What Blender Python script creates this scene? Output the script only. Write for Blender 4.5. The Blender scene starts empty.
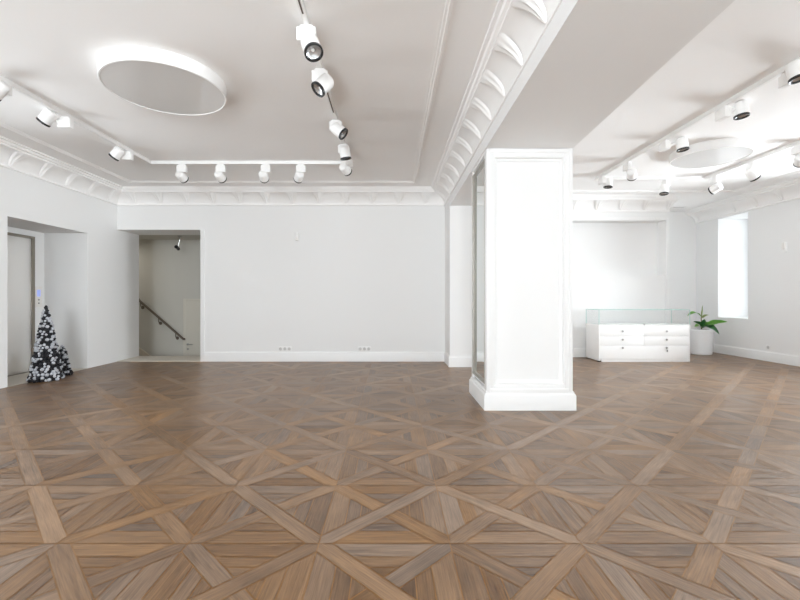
import bpy, bmesh, math, random
from mathutils import Vector, Matrix

random.seed(7)
scn = bpy.context.scene
COL = scn.collection
F, CX, CY, EYE = 424.0, 391.0, 298.0, 1.25
H = 3.365                      # ceiling height
BB = 2.92                      # underside of the beam

def at(px, py, y):
    """point of the room at depth y seen at a place of the photograph"""
    return Vector(((px - CX) / F * y, y, EYE + (CY - py) / F * y))

# ------------------------------------------------------------------ materials
def mat(name, color, rough=0.5, metal=0.0, spec=0.5, bump=0.0, bscale=40.0, emit=None, estr=0.0, coat=0.0, var=0.0):
    m = bpy.data.materials.new(name)
    m.use_nodes = True
    nt = m.node_tree
    b = nt.nodes['Principled BSDF']
    b.inputs['Base Color'].default_value = (*color, 1)
    b.inputs['Roughness'].default_value = rough
    b.inputs['Metallic'].default_value = metal
    b.inputs['Specular IOR Level'].default_value = spec
    b.inputs['Coat Weight'].default_value = coat
    b.inputs['Coat Roughness'].default_value = 0.04
    b.inputs['Coat IOR'].default_value = 1.6
    if emit:
        b.inputs['Emission Color'].default_value = (*emit, 1)
        b.inputs['Emission Strength'].default_value = estr
    if bump or var:
        tc = nt.nodes.new('ShaderNodeTexCoord')
        nz = nt.nodes.new('ShaderNodeTexNoise')
        nz.inputs['Scale'].default_value = bscale
        nz.inputs['Detail'].default_value = 4
        nt.links.new(tc.outputs['Object'], nz.inputs['Vector'])
        if bump:
            bp = nt.nodes.new('ShaderNodeBump')
            bp.inputs['Strength'].default_value = bump
            bp.inputs['Distance'].default_value = 0.01
            nt.links.new(nz.outputs['Fac'], bp.inputs['Height'])
            nt.links.new(bp.outputs['Normal'], b.inputs['Normal'])
        if var:
            mx = nt.nodes.new('ShaderNodeMix')
            mx.data_type = 'RGBA'
            mx.inputs['A'].default_value = (*[max(0, c * (1 - var)) for c in color], 1)
            mx.inputs['B'].default_value = (*[min(1, c * (1 + var)) for c in color], 1)
            nt.links.new(nz.outputs['Fac'], mx.inputs['Factor'])
            nt.links.new(mx.outputs['Result'], b.inputs['Base Color'])
    return m

def glass_mat(name, tint, refl=1.0):
    m = bpy.data.materials.new(name)
    m.use_nodes = True
    nt = m.node_tree
    nt.nodes.clear()
    out = nt.nodes.new('ShaderNodeOutputMaterial')
    tr = nt.nodes.new('ShaderNodeBsdfTransparent')
    tr.inputs['Color'].default_value = (*tint, 1)
    gl = nt.nodes.new('ShaderNodeBsdfGlossy')
    gl.inputs['Roughness'].default_value = 0.02
    fr = nt.nodes.new('ShaderNodeFresnel')
    fr.inputs['IOR'].default_value = 1.45
    ml = nt.nodes.new('ShaderNodeMath')
    ml.operation = 'MULTIPLY'
    ml.inputs[1].default_value = refl
    mx = nt.nodes.new('ShaderNodeMixShader')
    nt.links.new(fr.outputs['Fac'], ml.inputs[0])
    nt.links.new(ml.outputs[0], mx.inputs['Fac'])
    nt.links.new(tr.outputs[0], mx.inputs[1])
    nt.links.new(gl.outputs[0], mx.inputs[2])
    nt.links.new(mx.outputs[0], out.inputs['Surface'])
    return m

M = {}
M['wall'] = mat('wall_paint', (0.84, 0.838, 0.832), 0.65, spec=0.3, bump=0.03, bscale=60)
M['ceil'] = mat('ceiling_paint', (0.94, 0.935, 0.93), 0.8, spec=0.2, bump=0.02, bscale=50)
M['trim'] = mat('trim_paint', (0.84, 0.838, 0.832), 0.4, spec=0.4, bump=0.01, bscale=30)
M['plaster'] = mat('cornice_plaster', (0.93, 0.92, 0.91), 0.75, spec=0.2, bump=0.05, bscale=70)
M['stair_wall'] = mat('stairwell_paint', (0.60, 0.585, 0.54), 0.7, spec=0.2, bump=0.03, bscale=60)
M['stair_door'] = mat('beige_door_paint', (0.66, 0.63, 0.56), 0.5, bump=0.02)
M['stone'] = mat('beige_stone', (0.66, 0.61, 0.53), 0.45, bump=0.04, bscale=25, var=0.08)
M['pale_stone'] = mat('pale_limestone', (0.80, 0.79, 0.77), 0.5, bump=0.03, bscale=20, var=0.04)  # for the added bounce strip behind the camera
M['white_metal'] = mat('white_powder_coat', (0.86, 0.855, 0.845), 0.4, spec=0.45, bump=0.01, bscale=200)
M['black'] = mat('black_plastic', (0.014, 0.014, 0.015), 0.35, bump=0.01, bscale=100)
M['slot'] = mat('dark_copper_slot', (0.10, 0.07, 0.055), 0.5, bump=0.01, bscale=100)
M['lens'] = mat('lamp_reflector', (0.62, 0.63, 0.64), 0.22, metal=0.7, bump=0.03, bscale=120)
M['led'] = mat('lamp_chip', (0.9, 0.9, 0.88), 0.3, bump=0.01, bscale=100)
M['disc'] = mat('stretch_diffuser', (0.74, 0.73, 0.72), 0.55, spec=0.4, coat=1.0, bump=0.0)
M['steel'] = None
M['dark_steel'] = mat('dark_steel_frame', (0.30, 0.27, 0.23), 0.35, metal=0.8, bump=0.02, bscale=80)
M['panel_plate'] = mat('call_plate', (0.82, 0.80, 0.77), 0.4, metal=0.0, bump=0.01, bscale=100)
M['display'] = mat('blue_display', (0.3, 0.34, 0.7), 0.3, emit=(0.32, 0.42, 1.0), estr=0.75, bump=0.01)
M['chrome'] = mat('grey_metal', (0.42, 0.41, 0.40), 0.3, metal=0.9, bump=0.01, bscale=90)
M['rail'] = mat('brown_grey_rail', (0.16, 0.13, 0.10), 0.4, metal=0.2, bump=0.03, bscale=60, var=0.15)
M['silver'] = mat('white_pompom', (0.55, 0.56, 0.60), 0.5, bump=0.5, bscale=260)
M['ball_black'] = mat('black_pompom', (0.007, 0.007, 0.010), 0.45, bump=0.5, bscale=260)
M['socket_grey'] = mat('socket_grey', (0.60, 0.59, 0.58), 0.5, bump=0.01)
M['lacquer'] = mat('white_lacquer', (0.88, 0.878, 0.87), 0.25, spec=0.5, bump=0.01, bscale=20)
M['gap'] = mat('shadow_gap_board', (0.45, 0.44, 0.42), 0.6, bump=0.01)
M['pot'] = mat('white_ceramic', (0.80, 0.80, 0.80), 0.4, bump=0.05, bscale=120)
M['soil'] = mat('potting_soil', (0.05, 0.035, 0.025), 0.95, bump=0.8, bscale=60, var=0.4)
M['stem'] = mat('plant_stem', (0.20, 0.17, 0.07), 0.6, bump=0.1, var=0.2)
M['leaf'] = mat('green_leaf', (0.16, 0.40, 0.06), 0.38, bump=0.12, bscale=30, var=0.35)
M['leaf_dark'] = mat('dark_green_leaf', (0.055, 0.20, 0.06), 0.35, bump=0.12, bscale=30, var=0.35)
M['leaf_bud'] = mat('olive_leaf', (0.28, 0.34, 0.12), 0.45, bump=0.12, bscale=30, var=0.3)
M['glass'] = glass_mat('window_glass', (0.97, 0.985, 0.98))
M['case_glass'] = glass_mat('showcase_glass', (0.998, 1.0, 0.999), 0.2)
M['glass_edge'] = mat('green_glass_edge', (0.48, 0.70, 0.64), 0.15, spec=0.6, bump=0.005)
M['mirror'] = mat('mirror_silvering', (0.86, 0.90, 0.89), 0.015, metal=1.0)
M['mirror_edge'] = mat('mirror_bevel', (0.42, 0.40, 0.36), 0.3, metal=0.5, bump=0.01)

# brushed steel for the lift door
m = mat('brushed_steel', (0.86, 0.845, 0.82), 0.36, metal=0.6)
nt = m.node_tree
b = nt.nodes['Principled BSDF']
tc = nt.nodes.new('ShaderNodeTexCoord')
mp = nt.nodes.new('ShaderNodeMapping')
mp.inputs['Scale'].default_value = (3, 3, 260)
nz = nt.nodes.new('ShaderNodeTexNoise')
nz.inputs['Scale'].default_value = 1.0
nz.inputs['Detail'].default_value = 5
bp = nt.nodes.new('ShaderNodeBump')
bp.inputs['Strength'].default_value = 0.25
bp.inputs['Distance'].default_value = 0.002
nt.links.new(tc.outputs['Object'], mp.inputs['Vector'])
nt.links.new(mp.outputs['Vector'], nz.inputs['Vector'])
nt.links.new(nz.outputs['Fac'], bp.inputs['Height'])
nt.links.new(bp.outputs['Normal'], b.inputs['Normal'])
M['steel'] = m

# oak parquet: colour and grain follow each plank (attributes written on the mesh)
m = bpy.data.materials.new('oak_parquet')
m.use_nodes = True
nt = m.node_tree
L = nt.links.new
b = nt.nodes['Principled BSDF']
at_t = nt.nodes.new('ShaderNodeAttribute'); at_t.attribute_name = 'tint'
sep = nt.nodes.new('ShaderNodeSeparateColor'); L(at_t.outputs['Color'], sep.inputs[0])
uv = nt.nodes.new('ShaderNodeUVMap'); uv.uv_map = 'grain'
mp1 = nt.nodes.new('ShaderNodeMapping'); mp1.inputs['Scale'].default_value = (2.2, 34, 1); L(uv.outputs[0], mp1.inputs[0])
n1 = nt.nodes.new('ShaderNodeTexNoise'); n1.inputs['Scale'].default_value = 1.0; n1.inputs['Detail'].default_value = 6; n1.inputs['Distortion'].default_value = 0.8; L(mp1.outputs[0], n1.inputs[0])
mp2 = nt.nodes.new('ShaderNodeMapping'); mp2.inputs['Scale'].default_value = (6, 150, 1); L(uv.outputs[0], mp2.inputs[0])
n2 = nt.nodes.new('ShaderNodeTexNoise'); n2.inputs['Scale'].default_value = 1.0; n2.inputs['Detail'].default_value = 4; L(mp2.outputs[0], n2.inputs[0])
n3 = nt.nodes.new('ShaderNodeTexNoise'); n3.inputs['Scale'].default_value = 3.0; n3.inputs['Detail'].default_value = 3; L(uv.outputs[0], n3.inputs[0])
def mth(op, a, c, clamp=False):
    n = nt.nodes.new('ShaderNodeMath'); n.operation = op; n.use_clamp = clamp
    for i, v in enumerate((a, c)):
        if isinstance(v, (int, float)): n.inputs[i].default_value = v
        else: L(v, n.inputs[i])
    return n.outputs[0]
# value = 0.55*plank + grain terms
v = mth('MULTIPLY', sep.outputs[0], 0.62)
v = mth('ADD', v, mth('MULTIPLY', mth('SUBTRACT', n1.outputs['Fac'], 0.5), 0.7))
v = mth('ADD', v, mth('MULTIPLY', mth('SUBTRACT', n2.outputs['Fac'], 0.5), 0.85))
v = mth('ADD', v, mth('MULTIPLY', mth('SUBTRACT', n3.outputs['Fac'], 0.5), 0.5))
v = mth('ADD', v, 0.19, True)
rmp = nt.nodes.new('ShaderNodeValToRGB')
e = rmp.color_ramp.elements
e[0].position = 0.0; e[0].color = (0.058, 0.033, 0.020, 1)
e[1].position = 1.0; e[1].color = (0.36, 0.236, 0.150, 1)
x = rmp.color_ramp.elements.new(0.35); x.color = (0.145, 0.089, 0.054, 1)
x = rmp.color_ramp.elements.new(0.65); x.color = (0.235, 0.152, 0.096, 1)
L(v, rmp.inputs[0])
hs = nt.nodes.new('ShaderNodeHueSaturation')
L(rmp.outputs[0], hs.inputs['Color'])
L(mth('ADD', mth('MULTIPLY', sep.outputs[1], 0.6), 0.88), hs.inputs['Saturation'])
L(hs.outputs[0], b.inputs['Base Color'])
L(mth('ADD', mth('MULTIPLY', n1.outputs['Fac'], 0.2), 0.26), b.inputs['Roughness'])
b.inputs['Specular IOR Level'].default_value = 0.9
bp = nt.nodes.new('ShaderNodeBump'); bp.inputs['Strength'].default_value = 0.12; bp.inputs['Distance'].default_value = 0.004
L(mth('ADD', n1.outputs['Fac'], mth('MULTIPLY', n2.outputs['Fac'], 0.6)), bp.inputs['Height'])
L(bp.outputs['Normal'], b.inputs['Normal'])
M['oak'] = m
M['joint'] = mat('parquet_joint', (0.015, 0.010, 0.008), 0.9, bump=0.02)

# ------------------------------------------------------------------ mesh helpers
def new():
    return bmesh.new()

def box(bm, x0, x1, y0, y1, z0, z1, bev=0.0, seg=2):
    r = bmesh.ops.create_cube(bm, size=1.0)
    vs = r['verts']
    for v in vs:
        v.co = Vector((x0 + (v.co.x + .5) * (x1 - x0), y0 + (v.co.y + .5) * (y1 - y0), z0 + (v.co.z + .5) * (z1 - z0)))
    if bev:
        es = list({e for v in vs for e in v.link_edges})
        bmesh.ops.bevel(bm, geom=es, offset=bev, segments=seg, affect='EDGES', profile=0.6)
    return bm

def lathe(bm, prof, seg=32, mtx=None):
    """revolve (r, z) points about z"""
    mtx = mtx or Matrix.Identity(4)
    rings = []
    for r, z in prof:
        if r < 1e-6:
            rings.append([bm.verts.new(mtx @ Vector((0, 0, z)))])
        else:
            rings.append([bm.verts.new(mtx @ Vector((r * math.cos(2 * math.pi * k / seg), r * math.sin(2 * math.pi * k / seg), z))) for k in range(seg)])
    for a, c in zip(rings, rings[1:]):
        for k in range(seg):
            k2 = (k + 1) % seg
            if len(a) == 1 and len(c) == 1: continue
            if len(a) == 1: bm.faces.new((a[0], c[k2], c[k]))
            elif len(c) == 1: bm.faces.new((a[k], a[k2], c[0]))
            else: bm.faces.new((a[k], a[k2], c[k2], c[k]))
    return bm

def tube(bm, pts, r, seg=12, cap=True, taper=None):
    pts = [Vector(p) for p in pts]
    rings = []
    up = Vector((0, 0, 1))
    for i, p in enumerate(pts):
        d = (pts[min(i + 1, len(pts) - 1)] - pts[max(i - 1, 0)]).normalized()
        s = d.cross(up if abs(d.z) < .95 else Vector((1, 0, 0))).normalized()
        t = s.cross(d).normalized()
        rr = r if taper is None else r + (taper - r) * i / (len(pts) - 1)
        rings.append([bm.verts.new(p + rr * (s * math.cos(2 * math.pi * k / seg) + t * math.sin(2 * math.pi * k / seg))) for k in range(seg)])
    for a, c in zip(rings, rings[1:]):
        for k in range(seg):
            bm.faces.new((a[k], a[(k + 1) % seg], c[(k + 1) % seg], c[k]))
    if cap:
        bm.faces.new(list(reversed(rings[0]))); bm.faces.new(rings[-1])
    return bm

def extrude(bm, prof, p0, p1, n):
    """profile of (distance from the wall, z) run from p0 to p1 (xy); n = xy direction away from the wall"""
    n = Vector((n[0], n[1], 0)); rings = []
    for p in (p0, p1):
        rings.append([bm.verts.new(Vector((p[0], p[1], 0)) + n * d + Vector((0, 0, z))) for d, z in prof])
    k = len(prof)
    for i in range(k):
        bm.faces.new((rings[0][i], rings[0][(i + 1) % k], rings[1][(i + 1) % k], rings[1][i]))
    bm.faces.new(list(reversed(rings[0]))); bm.faces.new(rings[1])
    return bm

def obj(name, bm, m, parent=None, smooth=None, loc=None):
    bmesh.ops.recalc_face_normals(bm, faces=bm.faces)
    me = bpy.data.meshes.new(name)
    bm.to_mesh(me); bm.free()
    for q in (m if isinstance(m, (list, tuple)) else [m]):
        me.materials.append(q)
    if smooth is not None:
        me.polygons.foreach_set('use_smooth', [True] * len(me.polygons))
        me.set_sharp_from_angle(angle=math.radians(smooth))
    o = bpy.data.objects.new(name, me)
    COL.objects.link(o)
    if loc is not None:
        o.location = loc
    if parent is not None:
        o.parent = parent
    return o

def thing(name, label, cat, loc, group=None):
    o = bpy.data.objects.new(name, None)
    o.empty_display_size = 0.1
    COL.objects.link(o)
    o.location = loc
    o['label'] = label; o['category'] = cat
    if group: o['group'] = group
    return o

def tag(o, label, cat, group=None):
    o['label'] = label; o['category'] = cat
    if group: o['group'] = group
    return o

def struct(name, bm, m, label=None, cat=None, parent=None, smooth=None):
    o = obj(name, bm, m, parent, smooth)
    if parent is None:
        o['kind'] = 'structure'
        if label: o['label'] = label; o['category'] = cat
    return o

# ------------------------------------------------------------------ plan of the room
XL, XR = -5.385, 7.46           # left and right walls
YF, YB = -4.5, 8.35            # street front (behind the camera) and back wall
BX0, BX1 = 1.065, 2.03
PYF = 4.735          # beam, pillar
YP = 8.98                      # panelled back wall of the right room
YQ = 10.37                      # end wall of the right alcove
OP0, OP1, OPH = XL, -3.742, 2.595   # stair opening
RC0, RC1, RCH = 5.953, 7.52, 2.40   # lift recess

# floor of parquet panels -------------------------------------------------------------
def build_floor():
    S = 0.667; X0 = 0.30; Y0 = 2.159; W = 0.098; B = 0.112; g = 0.0031
    rnd = random.Random(11)
    bm = new()
    uvl = bm.loops.layers.uv.new('grain')
    cl = bm.loops.layers.float_color.new('tint')
    def plank(poly, ang, base):
        n = len(poly)
        cx = sum(p[0] for p in poly) / n; cy = sum(p[1] for p in poly) / n
        q = []
        area = sum(poly[i][0] * poly[(i + 1) % n][1] - poly[(i + 1) % n][0] * poly[i][1] for i in range(n))
        if area < 0: poly = poly[::-1]
        # inset by g
        for i in range(n):
            a = Vector(poly[i - 1]); p = Vector(poly[i]); c = Vector(poly[(i + 1) % n])
            d1 = (p - a).normalized(); d2 = (c - p).normalized()
            n1 = Vector((-d1.y, d1.x)); n2 = Vector((-d2.y, d2.x))
            k = n1 + n2; k = k / max(.3, k.dot(n1)) if k.length > 1e-6 else n1
            q.append(p + k * g)
        vs = [bm.verts.new((p.x, p.y, 0)) for p in q]
        f = bm.faces.new(vs)
        t = min(1, max(0, base + rnd.gauss(0, 0.15))); h = min(1, max(0, rnd.gauss(.5, .2)))
        ca, sa = math.cos(ang), math.sin(ang); ou, ov = rnd.uniform(0, 50), rnd.uniform(0, 50)
        for l in f.loops:
            x, y = l.vert.co.x - cx, l.vert.co.y - cy
            l[uvl].uv = (x * ca + y * sa + ou, -x * sa + y * ca + ov)
            l[cl] = (t, h, 0, 1)
    i0 = int(math.floor((XL - X0) / S)) - 1; i1 = int(math.ceil((XR - X0) / S)) + 1
    j0 = int(math.floor((YF - Y0) / S)) - 1; j1 = int(math.ceil((YQ - Y0) / S)) + 1
    h = S / 2; w = W / math.sqrt(2)      # w: half strip measured along the cell edge
    for i in range(i0, i1):
        for j in range(j0, j1):
            cx, cy = X0 + (i + .5) * S, Y0 + (j + .5) * S
            def rot(p, k):
                x, y = p
                for _ in range(k): x, y = -y, x
                return (cx + x, cy + y)
            pt = 0.5 + rnd.gauss(0, .05)
            # four triangles: rim plank and inner boards
            for k in range(4):
                tri = lambda yy: h + 0  # noqa
                a = k * math.pi / 2
                xb = h - w                      # half width at the edge y=-h
                xm = h - B - w
                plank([rot(p, k) for p in ((-xb, -h), (xb, -h), (xm, -h + B), (-xm, -h + B))], a, pt)
                mid = (h - B - w) * .48
                y2 = -h + B + (h - B - w) * .52
                plank([rot(p, k) for p in ((-xm, -h + B), (xm, -h + B), (mid, y2), (-mid, y2))], a, pt - .12)
                plank([rot(p, k) for p in ((-mid, y2), (mid, y2), (0, -w))], a, pt - .10)
            # the crossing strips: one runs through, the other is cut
            k = 0 if (i + j) % 2 else 1
            d = math.pi / 4 + k * math.pi / 2
            plank([rot(p, k) for p in ((-h, -h), (-h + w, -h), (h, h - w), (h, h), (h - w, h), (-h, -h + w))], d, pt + .22)  # lighter tint carries the strips' directional sheen in the colour
            for kk in (k + 1, k + 3):
                plank([rot(p, kk) for p in ((-h, -h), (-h + w, -h), (0, -w), (-w, 0), (-h, -h + w))], d + math.pi / 2, pt + .13)
    for co, no in (((XL, 0, 0), (-1, 0, 0)), ((XR, 0, 0), (1, 0, 0)), ((0, YF, 0), (0, -1, 0)), ((0, YQ, 0), (0, 1, 0))):
        bmesh.ops.bisect_plane(bm, geom=bm.verts[:] + bm.edges[:] + bm.faces[:], plane_co=co, plane_no=no, clear_outer=True)
    # no boards under the back wall and behind it
    bad = [f for f in bm.faces if f.calc_center_median().y > YB + .02 and f.calc_center_median().x < BX0]
    bmesh.ops.delete(bm, geom=bad, context='FACES')
    n = len(bm.faces)
    box(bm, XL, BX0, YF, YB + .02, -.12, -.0025)
    box(bm, BX0, XR, YF, YQ, -.12, -.0025)
    bm.faces.ensure_lookup_table()
    for f in bm.faces[n:]: f.material_index = 1
    for f in bm.faces:
        if f.normal.z < 0 and f.material_index == 0: f.normal_flip()
    me = bpy.data.meshes.new('floor'); bm.to_mesh(me); bm.free()
    me.materials.append(M['oak']); me.materials.append(M['joint'])
    o = bpy.data.objects.new('floor', me); COL.objects.link(o)
    o['kind'] = 'structure'; o['label'] = 'brown oak parquet floor laid in crossed square panels'; o['category'] = 'floor'
build_floor()

bm = new(); box(bm, XL, XR, YF, -.7, -.1, .004)  # unseen pale strip added to bounce light up to the ceiling
struct('floor_entrance', bm, M['pale_stone'], 'pale stone floor of the entrance strip along the street windows', 'floor')
# ceiling, beam ---------------------------------------------------------------------
bm = new(); box(bm, -6.3, 8.4, YF - .4, 10.7, H, H + .2)
struct('ceiling', bm, M['ceil'], 'white ceiling of both rooms', 'ceiling')
bm = new()
pl = [(BX0 - .03, YF), (1.85, YF), (1.85, .5), (2.03, PYF), (2.03, YP), (BX0, YP)]
q0 = [bm.verts.new((x, y, BB)) for x, y in pl]; q1 = [bm.verts.new((x, y, H)) for x, y in pl]
for i in range(6): bm.faces.new((q0[i], q0[(i + 1) % 6], q1[(i + 1) % 6], q1[i]))
bm.faces.new(q0[::-1]); bm.faces.new(q1)
struct('ceiling_beam', bm, M['wall'], 'wide white boxed beam running over the pillar', 'beam')

# walls -----------------------------------------------------------------------------
WZ0, WZ1 = 0.815, 3.05
bm = new()
LW = [(-3.9, -2.3), (-1.6, 0), (.6, 2.4), (3.3, 5.1)]  # unseen windows added to lift the light on the left ceiling
y = YF - .4
for a, c in LW:
    box(bm, -6.15, XL, y, a, 0, H)
    box(bm, -6.15, XL, a, c, 0, WZ0)
    box(bm, -6.15, XL, a, c, WZ1, H)
    y = c
box(bm, -6.15, XL, y, RC0, 0, H)
box(bm, -6.15, XL, RC0, RC1, RCH, H)
box(bm, -6.15, XL, RC1, YB + .71, 0, H)
struct('wall_left', bm, M['wall'], 'white left wall with the lift recess cut into it', 'wall')
bm = new(); box(bm, -6.35, -6.15, RC0 - .35, RC1 + .2, 0, H)
struct('wall_recess', bm, M['wall'], 'white inner wall of the recess around the lift door', 'wall')
bm = new()
box(bm, OP1, BX0, YB, YB + .71, 0, H)
box(bm, XL, OP1, YB, YB + .71, OPH, H)
struct('wall_back', bm, M['wall'], 'plain white back wall of the left room beside the stair opening', 'wall')
bm = new(); box(bm, BX0, BX1, 7.68, YB + .71, 0, BB)
struct('wall_pier', bm, M['wall'], 'bright white wall pier under the far end of the beam', 'wall')
# panelled wall of the right room
bm = new()
NX0, NX1 = 2.4, 5.835
box(bm, BX1, 5.89, 9.29, 10.6, 0, H)
box(bm, BX1, NX0, YP, 9.29, 0, H)
box(bm, NX1, 5.89, YP, 9.29, 0, H)
box(bm, NX0, NX1, YP, 9.29, 2.9, H)
box(bm, NX0, NX1, YP + .035, 9.29, 0, 1.735)
struct('wall_back_right', bm, M['wall'], 'white back wall of the right room with a shallow framed recess', 'wall')
bm = new(); box(bm, 5.89, 8.4, YQ, 10.6, 0, H)
struct('wall_alcove', bm, M['wall'], 'white end wall of the alcove behind the potted plant', 'wall')
WZ0, WZ1 = 0.815, 3.05
RW = [(-3.9, -2.2), (-1.4, .6), (1.7, 3.7), (4.9, 7.2), (8.86, 9.67)]  # the first four are unseen, built to let daylight in
RS = [WZ0] * 5
bm = new()
y = YF - .4
for (a, c), s_ in zip(RW, RS):
    box(bm, XR, XR + .86, y, a, 0, H)
    box(bm, XR, XR + .86, a, c, 0, s_)
    box(bm, XR, XR + .86, a, c, WZ1, H)
    y = c
box(bm, XR, XR + .86, y, 10.6, 0, H)
struct('wall_right', bm, M['wall'], 'white right wall with deep window niches', 'wall')
FW = [(-5.0, -2.6), (-2.0, .4), (2.4, 4.6), (5.0, 7.2)]  # unseen street windows, built to let daylight in
FZ0, FZ1 = 0.9, 3.05
bm = new()
x = -6.15
for a, c in FW:
    box(bm, x, a, YF - .4, YF, 0, H)
    box(bm, a, c, YF - .4, YF, 0, FZ0)
    box(bm, a, c, YF - .4, YF, FZ1, H)
    x = c
box(bm, x, 8.3, YF - .4, YF, 0, H)
struct('wall_front', bm, M['wall'], 'white street-side wall behind the camera with four large windows', 'wall')

# windows
def window(n, axis, lo, hi, z0, z1, pos, label):
    fr = new(); pn = new()
    t = .05
    def bx(bmm, a0, a1, d0, d1, c0, c1, bev=0):
        if axis == 'x': box(bmm, pos + d0, pos + d1, a0, a1, c0, c1, bev)
        else: box(bmm, a0, a1, pos + d0, pos + d1, c0, c1, bev)
    bx(fr, lo, lo + t, -.03, .03, z0, z1, .006); bx(fr, hi - t, hi, -.03, .03, z0, z1, .006)
    bx(fr, lo + t, hi - t, -.03, .03, z0, z0 + t, .006); bx(fr, lo + t, hi - t, -.03, .03, z1 - t, z1, .006)
    mid = (lo + hi) / 2
    bx(fr, mid - .02, mid + .02, -.025, .025, z0 + t, z1 - t, .004)
    zt = z0 + (z1 - z0) * .7
    bx(fr, lo + t, mid - .02, -.025, .025, zt - .02, zt + .02, .004)
    bx(fr, mid + .02, hi - t, -.025, .025, zt - .02, zt + .02, .004)
    o = struct('window_%d' % n, fr, M['trim'], label, 'window', smooth=40)
    bx(pn, lo + t, hi - t, -.004, .004, z0 + t, z1 - t)
    struct('pane', pn, M['glass'], parent=o)
    return o
lab = ['white framed window in the right wall niche nearest the street', 'white framed window in the second right wall niche', 'white framed window in the third right wall niche',
       'white framed window in the right wall niche beside the track lights', 'white framed window in the bright niche beside the potted plant']
for k, (a, c) in enumerate(RW):
    window(k + 1, 'x', a, c, RS[k], WZ1, XR + .79, lab[k])
lab = ['street window nearest the left wall', 'street window directly behind the camera', 'street window right of the beam', 'street window nearest the right wall']
for k, (a, c) in enumerate(FW):
    window(k + 6, 'y', a, c, FZ0, FZ1, YF - .3, lab[k])
lab = ['left wall window nearest the street', 'left wall window level with the camera', 'third left wall window counted from the street', 'left wall window nearest the lift recess']
for k, (a, c) in enumerate(LW):
    window(k + 10, 'x', a, c, WZ0, WZ1, XL - .7, lab[k])

# stairwell ---------------------------------------------------------------------------
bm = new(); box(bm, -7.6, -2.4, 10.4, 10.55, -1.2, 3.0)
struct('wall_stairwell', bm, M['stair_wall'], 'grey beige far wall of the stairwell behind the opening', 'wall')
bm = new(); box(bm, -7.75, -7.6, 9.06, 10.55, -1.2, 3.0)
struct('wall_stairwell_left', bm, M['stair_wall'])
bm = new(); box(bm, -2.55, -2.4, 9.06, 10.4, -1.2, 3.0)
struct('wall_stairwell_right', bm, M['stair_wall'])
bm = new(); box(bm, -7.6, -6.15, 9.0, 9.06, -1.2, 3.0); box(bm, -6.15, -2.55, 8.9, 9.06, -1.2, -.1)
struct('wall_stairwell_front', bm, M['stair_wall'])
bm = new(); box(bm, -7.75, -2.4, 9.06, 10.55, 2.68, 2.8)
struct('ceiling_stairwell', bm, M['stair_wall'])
bm = new()
box(bm, -7.6, -6.3, 9.06, 10.4, -.16, 0, .006)
n = 5; rz, tx = .18, .255
for k in range(n):
    box(bm, -6.3 + k * tx, -6.3 + (k + 1) * tx, 9.06, 10.4, -1.05, -(k + 1) * rz + .0, .005)
box(bm, -6.3 + n * tx, -2.55, 9.06, 10.4, -1.05, -.9)
struct('floor_stairs', bm, M['stone'], 'beige stone stairs going down behind the opening', 'stairs')
bm = new()
prof = [(-6.95, .05), (-6.3, .05), (-5.02, -.86), (-5.02, -.98), (-6.3, -.08), (-6.95, -.08)]
q0 = [bm.verts.new((x, 10.37, z + .08)) for x, z in prof]; q1 = [bm.verts.new((x, 10.4, z + .08)) for x, z in prof]
for i in range(6): bm.faces.new((q0[i], q0[(i + 1) % 6], q1[(i + 1) % 6], q1[i]))
bm.faces.new(q0); bm.faces.new(q1[::-1])
struct('baseboard_stairs', bm, M['stone'], 'beige skirting sloping down along the stairs', 'skirting')
# threshold in the opening and stone floor of the lift recess
bm = new(); box(bm, OP0, OP1, YB - .015, YB + .71, -.1, .012, .004)
struct('floor_threshold', bm, M['stone'], 'pale stone threshold of the stair opening', 'threshold')
bm = new(); box(bm, -6.15, XL, RC0, RC1, -.1, .003)
struct('floor_recess', bm, M['stone'], 'beige stone floor of the lift recess', 'floor')
# casing of the opening
bm = new()
box(bm, OP1 - .005, OP1 + .075, YB - .018, YB + .02, 0, OPH, .004)
struct('trim_1', bm, M['trim'], 'white casing on the right side of the stair opening', 'trim', smooth=40)
# door at the foot of the stairs
bm = new(); box(bm, -5.02, -4.0, 10.365, 10.4, -.9, 1.17, .005)
dr = struct('door_1', bm, M['stair_door'], 'beige flush door at the foot of the stairs', 'door', smooth=40)
bm = new()
box(bm, -5.085, -5.02, 10.37, 10.4, -.9, 1.23, .004); box(bm, -4.0, -3.94, 10.37, 10.4, -.9, 1.23, .004); box(bm, -5.02, -4.0, 10.37, 10.4, 1.17, 1.23, .004)
struct('door_frame', bm, M['stair_door'], parent=dr, smooth=40)
bm = new(); lathe(bm, [(0, 0), (.026, 0), (.026, .008), (.01, .012), (.01, .045), (0, .045)], 16, Matrix.Translation((-4.965, 10.365, .12)) @ Matrix.Rotation(math.pi / 2, 4, 'X'))
tube(bm, [(-4.965, 10.325, .12), (-4.905, 10.322, .12), (-4.835, 10.325, .12)], .011)
lathe(bm, [(0, 0), (.022, 0), (.022, .008), (0, .01)], 16, Matrix.Translation((-4.965, 10.365, .0)) @ Matrix.Rotation(math.pi / 2, 4, 'X'))
o = struct('door_handle', bm, M['chrome'], parent=dr, smooth=40)

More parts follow.
